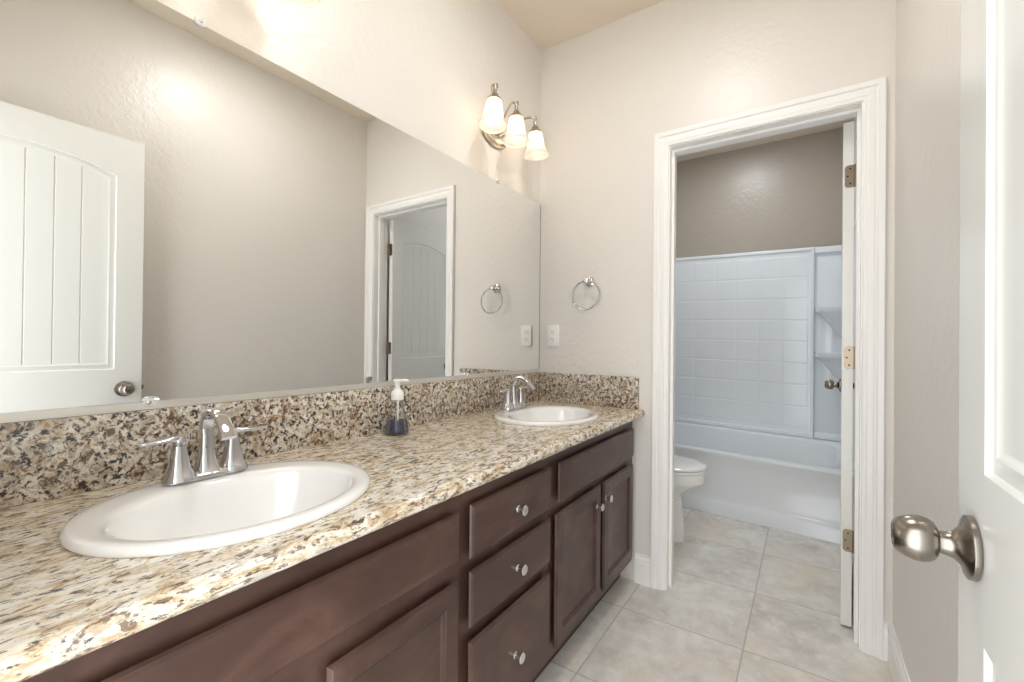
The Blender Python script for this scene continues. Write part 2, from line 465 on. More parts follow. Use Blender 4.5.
def door_knob(parent, y, z, x, sgn, keyed):
    """egg knob sticking out along sgn*x from face x"""
    P = [(0.0, 0.0005), (0.034, 0.0005), (0.0350, 0.003), (0.0345, 0.0065), (0.031, 0.0085), (0.022, 0.011), (0.0155, 0.017), (0.0130, 0.023), (0.0125, 0.028), (0.0125, 0.0297)]
    bm = B(); lathe(bm, [(r, sgn * h) for r, h in P], 'x', 48)
    k = finish('knob', bm, M['nickel'], parent, (x, y, z), 40)
    G = [(0.0125, 0.0300), (0.0165, 0.0308), (0.0210, 0.0335), (0.0242, 0.0385), (0.0258, 0.0450), (0.0254, 0.0520), (0.0232, 0.0590), (0.0198, 0.0650), (0.0165, 0.0690), (0.0148, 0.0700), (0.0135, 0.0700), (0.0128, 0.0688), (0.0, 0.0685)]
    bm = B(); lathe(bm, [(r, sgn * h) for r, h in G], 'x', 48)
    finish('knob_grip', bm, M['nickel'], k, (0, 0, 0), 40)
    if keyed:
        bm = B(); lathe(bm, [(0.0085, sgn * 0.0684), (0.0085, sgn * 0.0696), (0.007, sgn * 0.0702), (0, sgn * 0.0702)], 'x', 28)
        finish('lock_cylinder', bm, M['nickel'], k, (0, 0, 0), 40)
        bm = B(); box(bm, min(sgn * 0.0700, sgn * 0.0706), max(sgn * 0.0700, sgn * 0.0706), -0.0012, 0.0012, -0.005, 0.005)
        finish('keyhole', bm, M['dark'], k, (0, 0, 0), 0)
    return k
def hinge(parent, x0, x1, y, z, h=0.089):
    """leaf on the door's hinge edge (faces -y) with knuckle at x1"""
    r = 0.012; bm = B(); pts = []
    for cx, cz, a0 in ((x0 + r, z - h / 2 + r, PI), (x0 + r, z + h / 2 - r, PI / 2)):
        rng = range(7) if a0 == PI else range(7)
        arc = []
        for i in rng:
            a = (PI * 1.5 - i / 6 * PI / 2) if a0 == PI else (PI - i / 6 * PI / 2)
            arc.append((cx + r * math.cos(a), cz + r * math.sin(a)))
        pts += arc
    pts += [(x1, z + h / 2), (x1, z - h / 2)]
    prism(bm, pts, 'y', y - 0.0018, y)
    o = finish('hinge', bm, M['hinge'], parent, (0, 0, 0), 30)
    bm = B(); lathe(bm, [(0.0055, z - h / 2), (0.0055, z + h / 2)], 'z', 18, (x1 + 0.004, y - 0.004, 0))
    finish('hinge_knuckle', bm, M['hinge'], o, (0, 0, 0), 30)
    for dx, dz in ((0.017, 0.030), (0.009, 0.0), (0.017, -0.030)):
        bm = B(); lathe(bm, [(0.0035, -0.0026), (0.0035, -0.0015)], 'y', 12, (x0 + dx, y, z + dz))
        finish('screw', bm, M['dark'], o, (0, 0, 0), 30)
    return o

# door_1: toilet room door, open 90 degrees into that room
d1 = empty('door_1', (1.3375, D2 + 0.012, 0.012), 'white arch panelled door standing open inside the toilet room', 'door', None, 'structure')
d1.rotation_euler = (0, 0, math.radians(-2.8))
finish('door_leaf', panel_door_mesh(0.690, 2.018, 0.0355, 0.03, [(0.095, 0.595, 0.995, 1.845, 0.055), (0.095, 0.595, 0.22, 0.80, 0.0)]), M['door'], d1, (0, 0, 0), 30)
door_knob(d1, 0.630, 0.915, 0.0, -1, False)
door_knob(d1, 0.630, 0.915, 0.0355, 1, False)
for z in (1.810, 1.0825, 0.352): hinge(d1, 0.006, 0.0385, -0.0002, z - 0.012)

# door_2: entry door, open against the right wall
d2 = empty('door_2', (1.3725, 0.004, 0.012), 'white arch panelled entry door swung open against the right wall', 'door', None, 'structure')
finish('door_leaf', panel_door_mesh(0.762, 2.026, 0.035, 0.03, [(0.104, 0.664, 0.980, 1.848, 0.056), (0.104, 0.664, 0.22, 0.798, 0.0)]), M['door'], d2, (0, 0, 0), 30)
door_knob(d2, 0.698, 0.890, 0.0, -1, True)
bm = B(); box(bm, 0.007, 0.028, 0.762, 0.7632, 0.893 - 0.028, 0.893 + 0.028)
lp = finish('latch_plate', bm, M['nickel'], d2, (0, 0, 0), 0)
bm = B(); prism(bm, [(0.011, 0.7632), (0.024, 0.7632), (0.024, 0.767), (0.011, 0.773)], 'z', 0.883, 0.903)
finish('latch_bolt', bm, M['nickel'], lp, (0, 0, 0), 0)
d2.rotation_euler = (0, 0, math.radians(-0.4))

# ------------------------------------------------------------------ vanity
ZT = 0.820            # worktop height
FX = 0.525            # face frame plane
def front(bm, y0, y1, z0, z1, x0, th, recess):
    seq = [(0.016, 0), (0.003, th - 0.011), (0, th - 0.0085), (0.0035, th - 0.0035), (0.0045, th - 0.003), (0.0075, th)]
    if recess: seq += [(0.046, th), (0.049, th - 0.003), (0.052, th - 0.003), (0.058, th - 0.0085), (0.061, th - 0.009)]
    loops(bm, [[(x0 + d, y0 + i, z0 + i), (x0 + d, y1 - i, z0 + i), (x0 + d, y1 - i, z1 - i), (x0 + d, y0 + i, z1 - i)] for i, d in seq])
    return bm
def cab_knob(parent, y, z, x):
    bm = B(); lathe(bm, [(0.0095, 0), (0.0095, 0.002), (0.0065, 0.004), (0.0055, 0.010), (0.0070, 0.015), (0.0125, 0.0185), (0.0145, 0.0215), (0.0145, 0.0245), (0.0125, 0.0265), (0.0, 0.0270)], 'x', 28)
    base = wpos(parent)
    return finish('knob', bm, M['knobmetal'], parent, Vector((x, y, z)) - base, 35)
def carcass(bm, x0, x1, y0, y1, z0, z1):
    t = 0.016
    box(bm, x0, x1, y0, y1, z0, z0 + t); box(bm, x0, x0 + 0.006, y0, y1, z0 + t, z1)
    box(bm, x0 + 0.006, x1, y0, y0 + t, z0 + t, z1); box(bm, x0 + 0.006, x1, y1 - t, y1, z0 + t, z1)
def cabinet(y0, y1, label, openings):
    root = empty('vanity_cabinet', (0.27, (y0 + y1) / 2, 0), label, 'cabinet', 'vanity cabinets under the worktop')
    g = 0.0004
    bm = B(); carcass(bm, 0.003, FX - 0.02, y0 + g, y1 - g, 0.10, 0.760); wobj('body', bm, M['wood_in'], root, None, 0)
    bm = B(); box(bm, 0.003, FX - 0.055, y0 + g, y1 - g, 0.0, 0.0998); wobj('toe_kick', bm, M['wood_in'], root, None, 0)
    bm = B(); box(bm, FX - 0.0198, FX, y0 + g, y1 - g, 0.095, 0.7845); wobj('face_frame', bm, M['wood'], root, None, 0)
    for kind, a, b, c, d, kn in openings:
        bm = B(); front(bm, a, b, c, d, FX + 0.0003, 0.0215, kind == 'door')
        o = wobj(kind, bm, M['wood'], root, (FX, (a + b) / 2, (c + d) / 2), 25)
        if kn: cab_knob(o, kn[0], kn[1], FX + 0.0218)
    return root
cabinet(0.0, 0.826, 'dark brown sink cabinet under the near sink, at the doorway end', [
    ('false_front', 0.060, 0.803, 0.612, 0.728, None),
    ('door', 0.060, 0.412, 0.135, 0.568, (0.385, 0.50)), ('door', 0.462, 0.803, 0.135, 0.568, None)])
cabinet(0.826, 1.262, 'dark brown middle cabinet with a stack of three knobbed drawers', [
    ('drawer', 0.846, 1.250, 0.600, 0.733, (1.050, 0.662)), ('drawer', 0.846, 1.250, 0.431, 0.570, (1.050, 0.497)),
    ('drawer', 0.846, 1.250, 0.140, 0.398, (1.042, 0.258))])
cabinet(1.262, 2.0935, 'dark brown sink cabinet under the far sink, against the end wall', [
    ('false_front', 1.308, 2.052, 0.602, 0.735, None),
    ('door', 1.288, 1.662, 0.132, 0.570, (1.614, 0.500)), ('door', 1.692, 2.048, 0.132, 0.570, (1.704, 0.508))])

SINKS = ((0.315, 0.427), (0.303, 1.646))
def worktop():
    bm = B(); xe = 0.567; edges = []
    def ring(pts):
        vs = [bm.verts.new((x, y, ZT)) for x, y in pts]
        for i in range(len(vs)): edges.append(bm.edges.new((vs[i], vs[(i + 1) % len(vs)])))
    ring([(0.002, 0.001), (xe, 0.001), (xe, D - 0.002), (0.002, D - 0.002)])
    for cx, cy in SINKS: ring([(cx + 0.198 * math.cos(2 * PI * i / 64), cy + 0.238 * math.sin(2 * PI * i / 64)) for i in range(64)])
    r = bmesh.ops.triangle_fill(bm, edges=edges, use_beauty=True, use_dissolve=False)
    ext = bmesh.ops.extrude_face_region(bm, geom=list(bm.faces))
    bmesh.ops.translate(bm, verts=[v for v in ext['geom'] if isinstance(v, bmesh.types.BMVert)], vec=(0, 0, -0.0345))
    # rounded front nose
    pr = [(xe, ZT)]
    for i in range(1, 12):
        a = PI / 2 - PI * i / 12
        pr.append((xe + 0.0185 * math.cos(a) ** 0.8 if math.cos(a) > 0 else xe, ZT - 0.01725 + 0.01725 * math.sin(a)))
    pr.append((xe, ZT - 0.0345))
    prism(bm, pr, 'y', 0.001, D - 0.002)
    o = wobj('worktop', bm, M['granite'], None, (0.28, 1.05, ZT - 0.0345), 30)
    tag(o, 'long cream and brown granite vanity worktop with rounded front edge', 'countertop')
worktop()
bm = B(); box(bm, 0.002, 0.020, 0.001, D - 0.0005, ZT + 0.0003, 0.972, 0.0015)
tag(wobj('backsplash', bm, M['granite_s'], None, (0.011, 1.05, ZT), 30), 'long speckled granite backsplash under the mirror', 'backsplash')
bm = B(); box(bm, 0.0206, 0.556, D - 0.020, D - 0.0005, ZT + 0.0003, 0.972, 0.0015)
tag(wobj('backsplash', bm, M['granite_s'], None, (0.29, D - 0.01, ZT), 30), 'short speckled granite side splash on the end wall under the outlet', 'backsplash')

# ------------------------------------------------------------------ sinks
def ell(cx, cy, b, a, z, seg=72): return [(cx + b * math.cos(2 * PI * i / seg), cy + a * math.sin(2 * PI * i / seg), z) for i in range(seg)]
def sink(label, loc):
    root = empty('drop_in_sink', loc, label, 'sink', 'oval drop-in sinks')
    P = [(0.02, 0.05, 0.06, -0.155), (0.02, 0.12, 0.15, -0.125), (0.01, 0.165, 0.205, -0.05), (0, 0.190, 0.230, -0.002), (0, 0.190, 0.230, 0.0006), (0, 0.2105, 0.2470, 0.0006),
         (0, 0.2125, 0.2495, 0.004), (0, 0.2115, 0.2485, 0.009), (0, 0.208, 0.246, 0.0130), (0, 0.202, 0.242, 0.0150), (0.003, 0.190, 0.231, 0.0150), (0.014, 0.168, 0.213, 0.0135),
         (0.021, 0.156, 0.204, 0.0110), (0.0225, 0.1515, 0.2000, 0.0050), (0.023, 0.148, 0.197, -0.008), (0.0235, 0.140, 0.188, -0.045), (0.024, 0.122, 0.165, -0.090), (0.024, 0.090, 0.125, -0.122),
         (0.024, 0.055, 0.075, -0.138), (0.024, 0.024, 0.024, -0.1435)]
    bm = B(); loops(bm, [ell(dx, 0, b, a, z) for dx, b, a, z in P])
    finish('basin', bm, M['porcelain'], root, (0, 0, 0), 50)
    bm = B(); lathe(bm, [(0.0, -0.1440), (0.0235, -0.1440), (0.0235, -0.1415), (0.020, -0.1405), (0.016, -0.1418), (0.0, -0.1400)], 'z', 32, (0.024, 0, 0))
    finish('drain', bm, M['chrome'], root, (0, 0, 0), 35)
    return root
s1 = sink('near white oval sink in the foreground, beside the entry door', (SINKS[0][0], SINKS[0][1], ZT))
s2 = dup(s1, (SINKS[1][0], SINKS[1][1], ZT), 'far white oval sink in the corner under the outlet')

# ------------------------------------------------------------------ faucets
def faucet(label, loc):
    root = empty('faucet', loc, label, 'faucet', 'chrome two-handle faucets')
    bm = B(); loft(bm, [(0, 0, 0, 0.026, 0.079, 3.2), (0, 0, 0.004, 0.027, 0.080, 3.2), (0, 0, 0.009, 0.0255, 0.078, 3.2), (0, 0, 0.013, 0.022, 0.073, 3.2), (0, 0, 0.0145, 0.016, 0.066, 3.0)], 48)
    finish('base_plate', bm, M['chrome'], root, (0, 0, 0), 40)
    # spout: flared column and arched strap
    bm = B()
    loft(bm, [(0, 0, 0.010, 0.0245, 0.0245, 3.0), (-0.001, 0, 0.018, 0.0210, 0.0215, 3.2), (-0.002, 0, 0.030, 0.0172, 0.0180, 3.6), (-0.003, 0, 0.050, 0.0128, 0.0140, 4), (-0.003, 0, 0.072, 0.0112, 0.0128, 4), (-0.003, 0, 0.092, 0.0100, 0.0122, 4)], 32)
    path = spline([(-0.003, 0, 0.085), (-0.002, 0, 0.108), (0.008, 0, 0.128), (0.027, 0, 0.140), (0.048, 0, 0.139), (0.068, 0, 0.127), (0.086, 0, 0.109), (0.099, 0, 0.093)], 6)
    n = len(path); rr = []
    for i in range(n):
        t = i / (n - 1); rr.append((0.0120 + 0.0022 * t, 0.0098 - 0.0042 * min(1, t * 1.3)))
    sweep(bm, path, rr, 28, 4.5, (0, 1, 0))
    finish('spout', bm, M['chrome'], root, (0, 0, 0), 40)
    for sg in (-1, 1):
        y = sg * 0.0508
        bm = B(); loft(bm, [(0, y, 0.004, 0.0290, 0.0290, 2.6), (0, y, 0.010, 0.0280, 0.0280, 2.8), (0, y, 0.016, 0.0245, 0.0245, 3.0), (0, y, 0.027, 0.0195, 0.0195, 3.4), (0, y, 0.043, 0.0155, 0.0155, 4), (0, y, 0.062, 0.0125, 0.0125, 4), (0, y, 0.074, 0.0112, 0.0112, 4)], 32)
        h = finish('handle', bm, M['chrome'], root, (0, 0, 0), 40)
        bm = B(); loft(bm, [(0, y, 0.0742, 0.0095, 0.0095, 2.6), (0, y, 0.080, 0.0105, 0.0105, 2.6), (0, y, 0.087, 0.0108, 0.0108, 2.6), (0, y, 0.0915, 0.0085, 0.0085, 2.4), (0, y, 0.0925, 0.004, 0.004, 2)], 24)
        pth = spline([(0, y - sg * 0.004, 0.086), (0.001, y + sg * 0.012, 0.0885), (0.003, y + sg * 0.035, 0.0875), (0.005, y + sg * 0.056, 0.0865), (0.006, y + sg * 0.073, 0.0880)], 5)
        m = len(pth); rr = [(0.0080 + 0.0032 * math.sin(PI * min(1, i / (m - 1) * 0.9)), 0.0065 - 0.0034 * i / (m - 1)) for i in range(m)]
        rr[-1] = (0.004, 0.0015)
        sweep(bm, pth, rr, 18, 2.6, (1, 0, 0))
        finish('lever', bm, M['chrome'], h, (0, 0, 0), 40)
    bm = B(); lathe(bm, [(0.0025, 0.012), (0.0025, 0.060), (0.005, 0.0615), (0.0055, 0.067), (0.003, 0.070), (0, 0.0705)], 'z', 16, (-0.0235, 0, 0))
    finish('lift_rod', bm, M['chrome'], root, (0, 0, 0), 40)
    return root
f1 = faucet('chrome two-handle faucet on the near sink, nearest the entry door', (0.146, 0.433, ZT + 0.0152))
f2 = dup(f1, (0.133, 1.655, ZT + 0.0152), 'chrome two-handle faucet on the far sink in the corner')

# ------------------------------------------------------------------ soap bottle
def soap():
    root = empty('soap_bottle', (0.082, 1.022, ZT + 0.0008), 'clear foam soap bottle with purple soap and white pump on the worktop', 'soap bottle')
    out = [(0.0, 0.0), (0.036, 0.0), (0.0395, 0.003), (0.0400, 0.008), (0.0375, 0.025), (0.0325, 0.048), (0.0265, 0.072), (0.0220, 0.092), (0.0195, 0.108), (0.0185, 0.116), (0.0165, 0.120), (0.0165, 0.128)]
    inn = [(max(r - 0.0014, 0), h + (0.002 if r > 0.03 and h < 0.004 or r == 0 else 0)) for r, h in out]
    bm = B(); lathe(bm, out + inn[::-1], 'z', 48, cap0=False, cap1=False)
    finish('bottle', bm, M['clear'], root, (0, 0, 0), 40)
    bm = B(); lathe(bm, [(0.0, 0.0028), (0.034, 0.0028), (0.0378, 0.005), (0.0382, 0.008), (0.0357, 0.025), (0.0312, 0.045), (0.0, 0.0452)], 'z', 48)
    finish('liquid_soap', bm, M['liquid'], root, (0, 0, 0), 40)
    bm = B(); lathe(bm, [(0.003, 0.006), (0.003, 0.118)], 'z', 14, (0.004, 0, 0)); finish('dip_tube', bm, M['plate'], root, (0, 0, 0), 40)
    bm = B(); lathe(bm, [(0.0, 0.114), (0.0205, 0.114), (0.0215, 0.116), (0.0215, 0.134), (0.019, 0.142), (0.0115, 0.148), (0.0105, 0.150), (0.0, 0.150)], 'z', 40); p = finish('pump', bm, M['plate'], root, (0, 0, 0), 40)
    bm = B(); lathe(bm, [(0.0095, 0.1502), (0.0095, 0.166), (0.0125, 0.170), (0.0150, 0.176), (0.0150, 0.180), (0.013, 0.1825), (0.0, 0.183)], 'z', 32)
    sweep(bm, spline([(0.0, 0.0, 0.1765), (0.010, 0.012, 0.1775), (0.020, 0.023, 0.1770), (0.023, 0.027, 0.1735)], 5), (0.0065, 0.0048), 14, 2.4)
    finish('pump_head', bm, M['plate'], p, (0, 0, 0), 40)
soap()

# ------------------------------------------------------------------ mirror
mz0, mz1, my0, my1 = 0.9865, 1.884, 0.003, D - 0.0065
mr = empty('wall_mirror', (0, (my0 + my1) / 2, mz0), 'wide frameless mirror above the backsplash', 'mirror')
bm = B(); box(bm, 0.0012, 0.0065, my0, my1, mz0, mz1); wobj('glass', bm, M['mirror'], mr, None, 0)
bm = B(); prism(bm, [(0.0008, 0.9725), (0.0105, 0.9725), (0.0105, 0.990), (0.0080, 0.990), (0.0080, 0.9850), (0.0008, 0.9850)], 'y', my0, my1)
wobj('bottom_channel', bm, M['alu'], mr, None, 0)
bm = B(); box(bm, 0.0012, 0.0068, my1 + 0.0002, D - 0.0004, mz0, mz1); wobj('edge_strip', bm, M['edge'], mr, None, 0)
for y, z, up in ((0.372, 0.987, 0), (1.479, 0.987, 0), (0.462, 1.884, 1), (1.690, 1.884, 1)):
    bm = B(); s = 1 if up else -1
    loft(bm, [(y, z, 0.0068, 0.0125, 0.0100, 3), (y, z, 0.0105, 0.0120, 0.0095, 3), (y, z, 0.0120, 0.0095, 0.007, 3)], 24)
    bmesh.ops.transform(bm, matrix=Matrix(((0, 0, 1, 0), (1, 0, 0, 0), (0, 1, 0, 0), (0, 0, 0, 1))), verts=bm.verts)
    if up: bmesh.ops.translate(bm, verts=bm.verts, vec=(0, 0, 0.003))
    c = wobj('clip', bm, M['clip'], mr, None, 40)
    bm = B(); lathe(bm, [(0.0045, 0.0118), (0.0045, 0.0135), (0.003, 0.0145), (0, 0.0147)], 'x', 18, (0, y, z + (0.005 if up else 0.001)))
    wobj('screw', bm, M['chrome'], c, None, 40)

# ------------------------------------------------------------------ towel ring
def towel_ring():
    cx, cz = 0.298, 1.443
    root = empty('towel_ring', (cx, D, cz), 'chrome towel ring hanging on the end wall above the outlet', 'towel ring')
    bm = B(); lathe(bm, [(0.0, -0.0003), (0.0255, -0.0003), (0.0265, -0.003), (0.0255, -0.007), (0.020, -0.010), (0.0135, -0.013), (0.0100, -0.020), (0.0095, -0.034), (0.0120, -0.040), (0.0145, -0.046), (0.0140, -0.053), (0.009, -0.0575), (0, -0.058)], 'y', 36)
    finish('wall_post', bm, M['chrome'], root, (0, 0, 0), 40)
    R = 0.0725; bm = B()
    pth = [(R * math.cos(2 * PI * i / 64), -0.046 - 0.006 * (1 - math.sin(2 * PI * i / 64)), -R - 0.0 + R * math.sin(2 * PI * i / 64)) for i in range(64)]
    sweep(bm, pth, (0.0042, 0.0042), 14, 2, (0, 1, 0), closed=True)
    finish('ring', bm, M['ring'], root, (0, 0, 0), 60)
towel_ring()

# ------------------------------------------------------------------ outlet
def outlet():
    cx, cz = 0.0900, 1.1690
    root = empty('electrical_outlet', (cx, D, cz), 'white duplex electrical outlet on the end wall beside the mirror', 'outlet')
    bm = B(); box(bm, -0.035, 0.035, -0.0060, -0.0003, -0.0575, 0.0575, 0.0022, 3); finish('cover_plate', bm, M['plate'], root, (0, 0, 0), 40)
    for s in (-1, 1):
        bm = B(); loft(bm, [(0, 0, 0.0060, 0.0165, 0.0140, 4), (0, 0, 0.0080, 0.0160, 0.0135, 4)], 32)
        bmesh.ops.transform(bm, matrix=Matrix(((1, 0, 0, 0), (0, 0, -1, 0), (0, 1, 0, 0), (0, 0, 0, 1))), verts=bm.verts)
        r = finish('receptacle', bm, M['plate'], root, (0, 0, s * 0.0195), 40)
        for dx, hh in ((-0.0065, 0.0045), (0.0065, 0.0038)):
            bm = B(); box(bm, dx - 0.0011, dx + 0.0011, -0.0084, -0.0079, -hh + 0.003, hh + 0.003); finish('slot', bm, M['dark'], r, (0, 0, 0), 0)
        bm = B(); lathe(bm, [(0.0024, -0.0084), (0.0024, -0.0079)], 'y', 14, (0, 0, -0.0075)); finish('ground_slot', bm, M['dark'], r, (0, 0, 0), 0)
    bm = B(); lathe(bm, [(0.0028, -0.0060), (0.0026, -0.0072), (0, -0.0074)], 'y', 14); finish('screw', bm, M['plate'], root, (0, 0, 0), 40)
outlet()

# ------------------------------------------------------------------ vanity lights
def vanity_light(label, loc):
    """origin on the wall (x=0) at the backplate centre"""
    root = empty('vanity_light', loc, label, 'wall light', 'three-shade vanity lights over the mirror')
    bm = B()
    seq = [(0.0003, 0.095, 0.054), (0.006, 0.097, 0.056), (0.010, 0.093, 0.052), (0.011, 0.086, 0.045), (0.009, 0.082, 0.041), (0.013, 0.077, 0.036), (0.015, 0.064, 0.026)]
    loops(bm, [[(x, a * math.cos(2 * PI * i / 56), b * math.sin(2 * PI * i / 56)) for i in range(56)] for x, a, b in seq])
    finish('backplate', bm, M['brushed'], root, (0, 0, 0), 40)
    X = 0.125
    zt = 0.092
    for k in (-1, 0, 1):
        bm = B(); sweep(bm, spline([(0.014, k * 0.022, 0.0), (0.040, k * 0.050, 0.030), (0.068, k * 0.098, 0.088), (0.096, k * 0.146, 0.120), (0.115, k * 0.165, 0.121), (X, k * 0.164, zt + 0.010)], 8), (0.0042, 0.0042), 12)
        finish('arm', bm, M['brushed'], root, (0, 0, 0), 50)
    for k in (-1, 0, 1):
        y = k * 0.164
        # fitter cup with finial curl
        bm = B(); lathe(bm, [(0.0, 0.012), (0.0065, 0.011), (0.0085, 0.004), (0.0075, -0.004), (0.0100, -0.012), (0.0150, -0.017), (0.0165, -0.024), (0.0250, -0.031), (0.0310, -0.038), (0.0318, -0.045), (0.0290, -0.0452), (0.0, -0.040)], 'z', 36)
        sweep(bm, spline([(0, 0, 0.010), (0, 0, 0.022), (0.001, 0.003, 0.031), (0, 0.010, 0.035), (-0.001, 0.015, 0.031), (0, 0.014, 0.025)], 6), (0.0040, 0.0040), 12)
        cup = finish('fitter_cup', bm, M['brushed'], root, (X, y, zt), 45)
        cup.rotation_euler = (math.radians(5.5) * k, 0, 0)
        prof = [(0.0275, -0.0405), (0.0305, -0.046), (0.0330, -0.054), (0.0350, -0.068), (0.0375, -0.085), (0.0412, -0.102), (0.0465, -0.119), (0.0530, -0.133), (0.0585, -0.143), (0.0605, -0.149), (0.0595, -0.1535)]
        inn = [(r - 0.0028, h) for r, h in prof]
        bm = B(); lathe(bm, prof + inn[::-1], 'z', 56, cap0=False, cap1=False)
        # fluting on the flared lower part
        for v in bm.verts:
            if v.co.z < -0.10:
                a = math.atan2(v.co.y, v.co.x); f = 1 + 0.010 * math.cos(14 * a) * min(1, (-0.10 - v.co.z) / 0.03)
                v.co.x *= f; v.co.y *= f
        finish('shade', bm, M['shade'], cup, (0, 0, 0), 60)
        bm = B(); lathe(bm, [(0.0, -0.042), (0.013, -0.042), (0.0135, -0.052), (0.0185, -0.062), (0.0225, -0.078), (0.0230, -0.092), (0.0195, -0.106), (0.0110, -0.115), (0.0, -0.117)], 'z', 20)
        finish('bulb', bm, M['bulb'], cup, (0, 0, 0), 60)
    return root
v1 = vanity_light('brushed nickel three-shade vanity light above the far sink', (0, 1.662, 2.092))
v2 = dup(v1, (0, 0.450, 2.080), 'nickel vanity light above the near sink, nearly all cut off by the picture top')

# ------------------------------------------------------------------ ceiling lights (their glare shows on the paint)
def ceiling_light(label, loc, mat):
    root = empty('ceiling_light', loc, label, 'ceiling light')
    bm = B(); lathe(bm, [(0.0, -0.0005), (0.150, -0.0005), (0.155, -0.006), (0.155, -0.022), (0.146, -0.026), (0.0, -0.026)], 'z', 48); finish('base', bm, M['brushed'], root, (0, 0, 0), 40)
    bm = B(); lathe(bm, [(0.135, -0.0265), (0.132, -0.029), (0.110, -0.0325), (0.060, -0.035), (0.0, -0.036)], 'z', 40); finish('diffuser', bm, mat, root, (0, 0, 0), 60)
ceiling_light('round flush ceiling light over the vanity floor', (0.84, 1.13, ZC), M['ceil_a'])
ceiling_light('round flush ceiling light above the bathtub', (0.80, 3.33, ZC), M['ceil_b'])

# ------------------------------------------------------------------ bathtub and surround
# the installed unit runs slightly out of true along x, as the photograph shows
TX0, TX1 = 0.004, 1.476
def skew(x, y, z):
    k = (x - 0.30)
    f = min(1.0, z / 0.30)
    return (x, y - 0.045 * k - (1 - f) * 0.060 * k, z - 0.022 * k * f)
def tub():
    root = empty('bathtub', (0.74, 3.60, 0), 'white alcove bathtub with plain apron behind the toilet', 'bathtub')
    NS = 24; xs = [TX0 + (TX1 - TX0) * i / NS for i in range(NS + 1)]
    # apron: profile (y, z) swept along x
    yf = 3.262
    prof = [(yf + 0.02, 0.001), (yf, 0.001), (yf - 0.002, 0.075), (yf + 0.003, 0.085), (yf + 0.012, 0.092), (yf + 0.020, 0.105), (yf + 0.024, 0.14), (yf + 0.020, 0.30), (yf + 0.008, 0.388),
            (yf + 0.002, 0.398), (yf, 0.408), (yf + 0.004, 0.416), (yf + 0.014, 0.420), (yf + 0.060, 0.421), (yf + 0.060, 0.10), (yf + 0.02, 0.05)]
    bm = B(); loops(bm, [[skew(x, y, z) for y, z in prof] for x in xs]); wobj('apron', bm, M['acrylic'], root, None, 40)
    # basin: rounded rectangle loops
    yb = 3.985
    rise = lambda y: 0.050 * max(0.0, min(1.0, (y - 3.45) / 0.40))
    def rr(x0, x1, y0, y1, z, r, seg=8):
        pts = []
        for cx, cy, a0 in ((x1 - r, y1 - r, 0), (x0 + r, y1 - r, PI / 2), (x0 + r, y0 + r, PI), (x1 - r, y0 + r, 1.5 * PI)):
            for i in range(seg + 1):
                a = a0 + PI / 2 * i / seg; pts.append(skew(cx + r * math.cos(a), cy + r * math.sin(a), z + (rise(cy + r * math.sin(a)) if z > 0.35 else 0)))
        return pts
    R = [(TX0, TX1, yf + 0.058, yb, 0.10, 0.01), (TX0, TX1, yf + 0.058, yb + 0.02, 0.418, 0.01), (TX0, TX1, yf + 0.058, yb + 0.02, 0.4205, 0.01), (TX0, TX1, yf + 0.058, yb, 0.4205, 0.01), (TX0 + 0.10, TX1 - 0.07, yf + 0.066, yb - 0.085, 0.4205, 0.14), (TX0 + 0.11, TX1 - 0.078, yf + 0.074, yb - 0.093, 0.416, 0.14),
         (TX0 + 0.118, TX1 - 0.083, yf + 0.080, yb - 0.099, 0.400, 0.14), (TX0 + 0.16, TX1 - 0.11, yf + 0.10, yb - 0.12, 0.20, 0.14), (TX0 + 0.20, TX1 - 0.14, yf + 0.13, yb - 0.15, 0.09, 0.13), (TX0 + 0.26, TX1 - 0.20, yf + 0.19, yb - 0.21, 0.065, 0.10)]
    bm = B(); loops(bm, [rr(*a) for a in R]); wobj('basin', bm, M['acrylic'], root, None, 40)
tub()
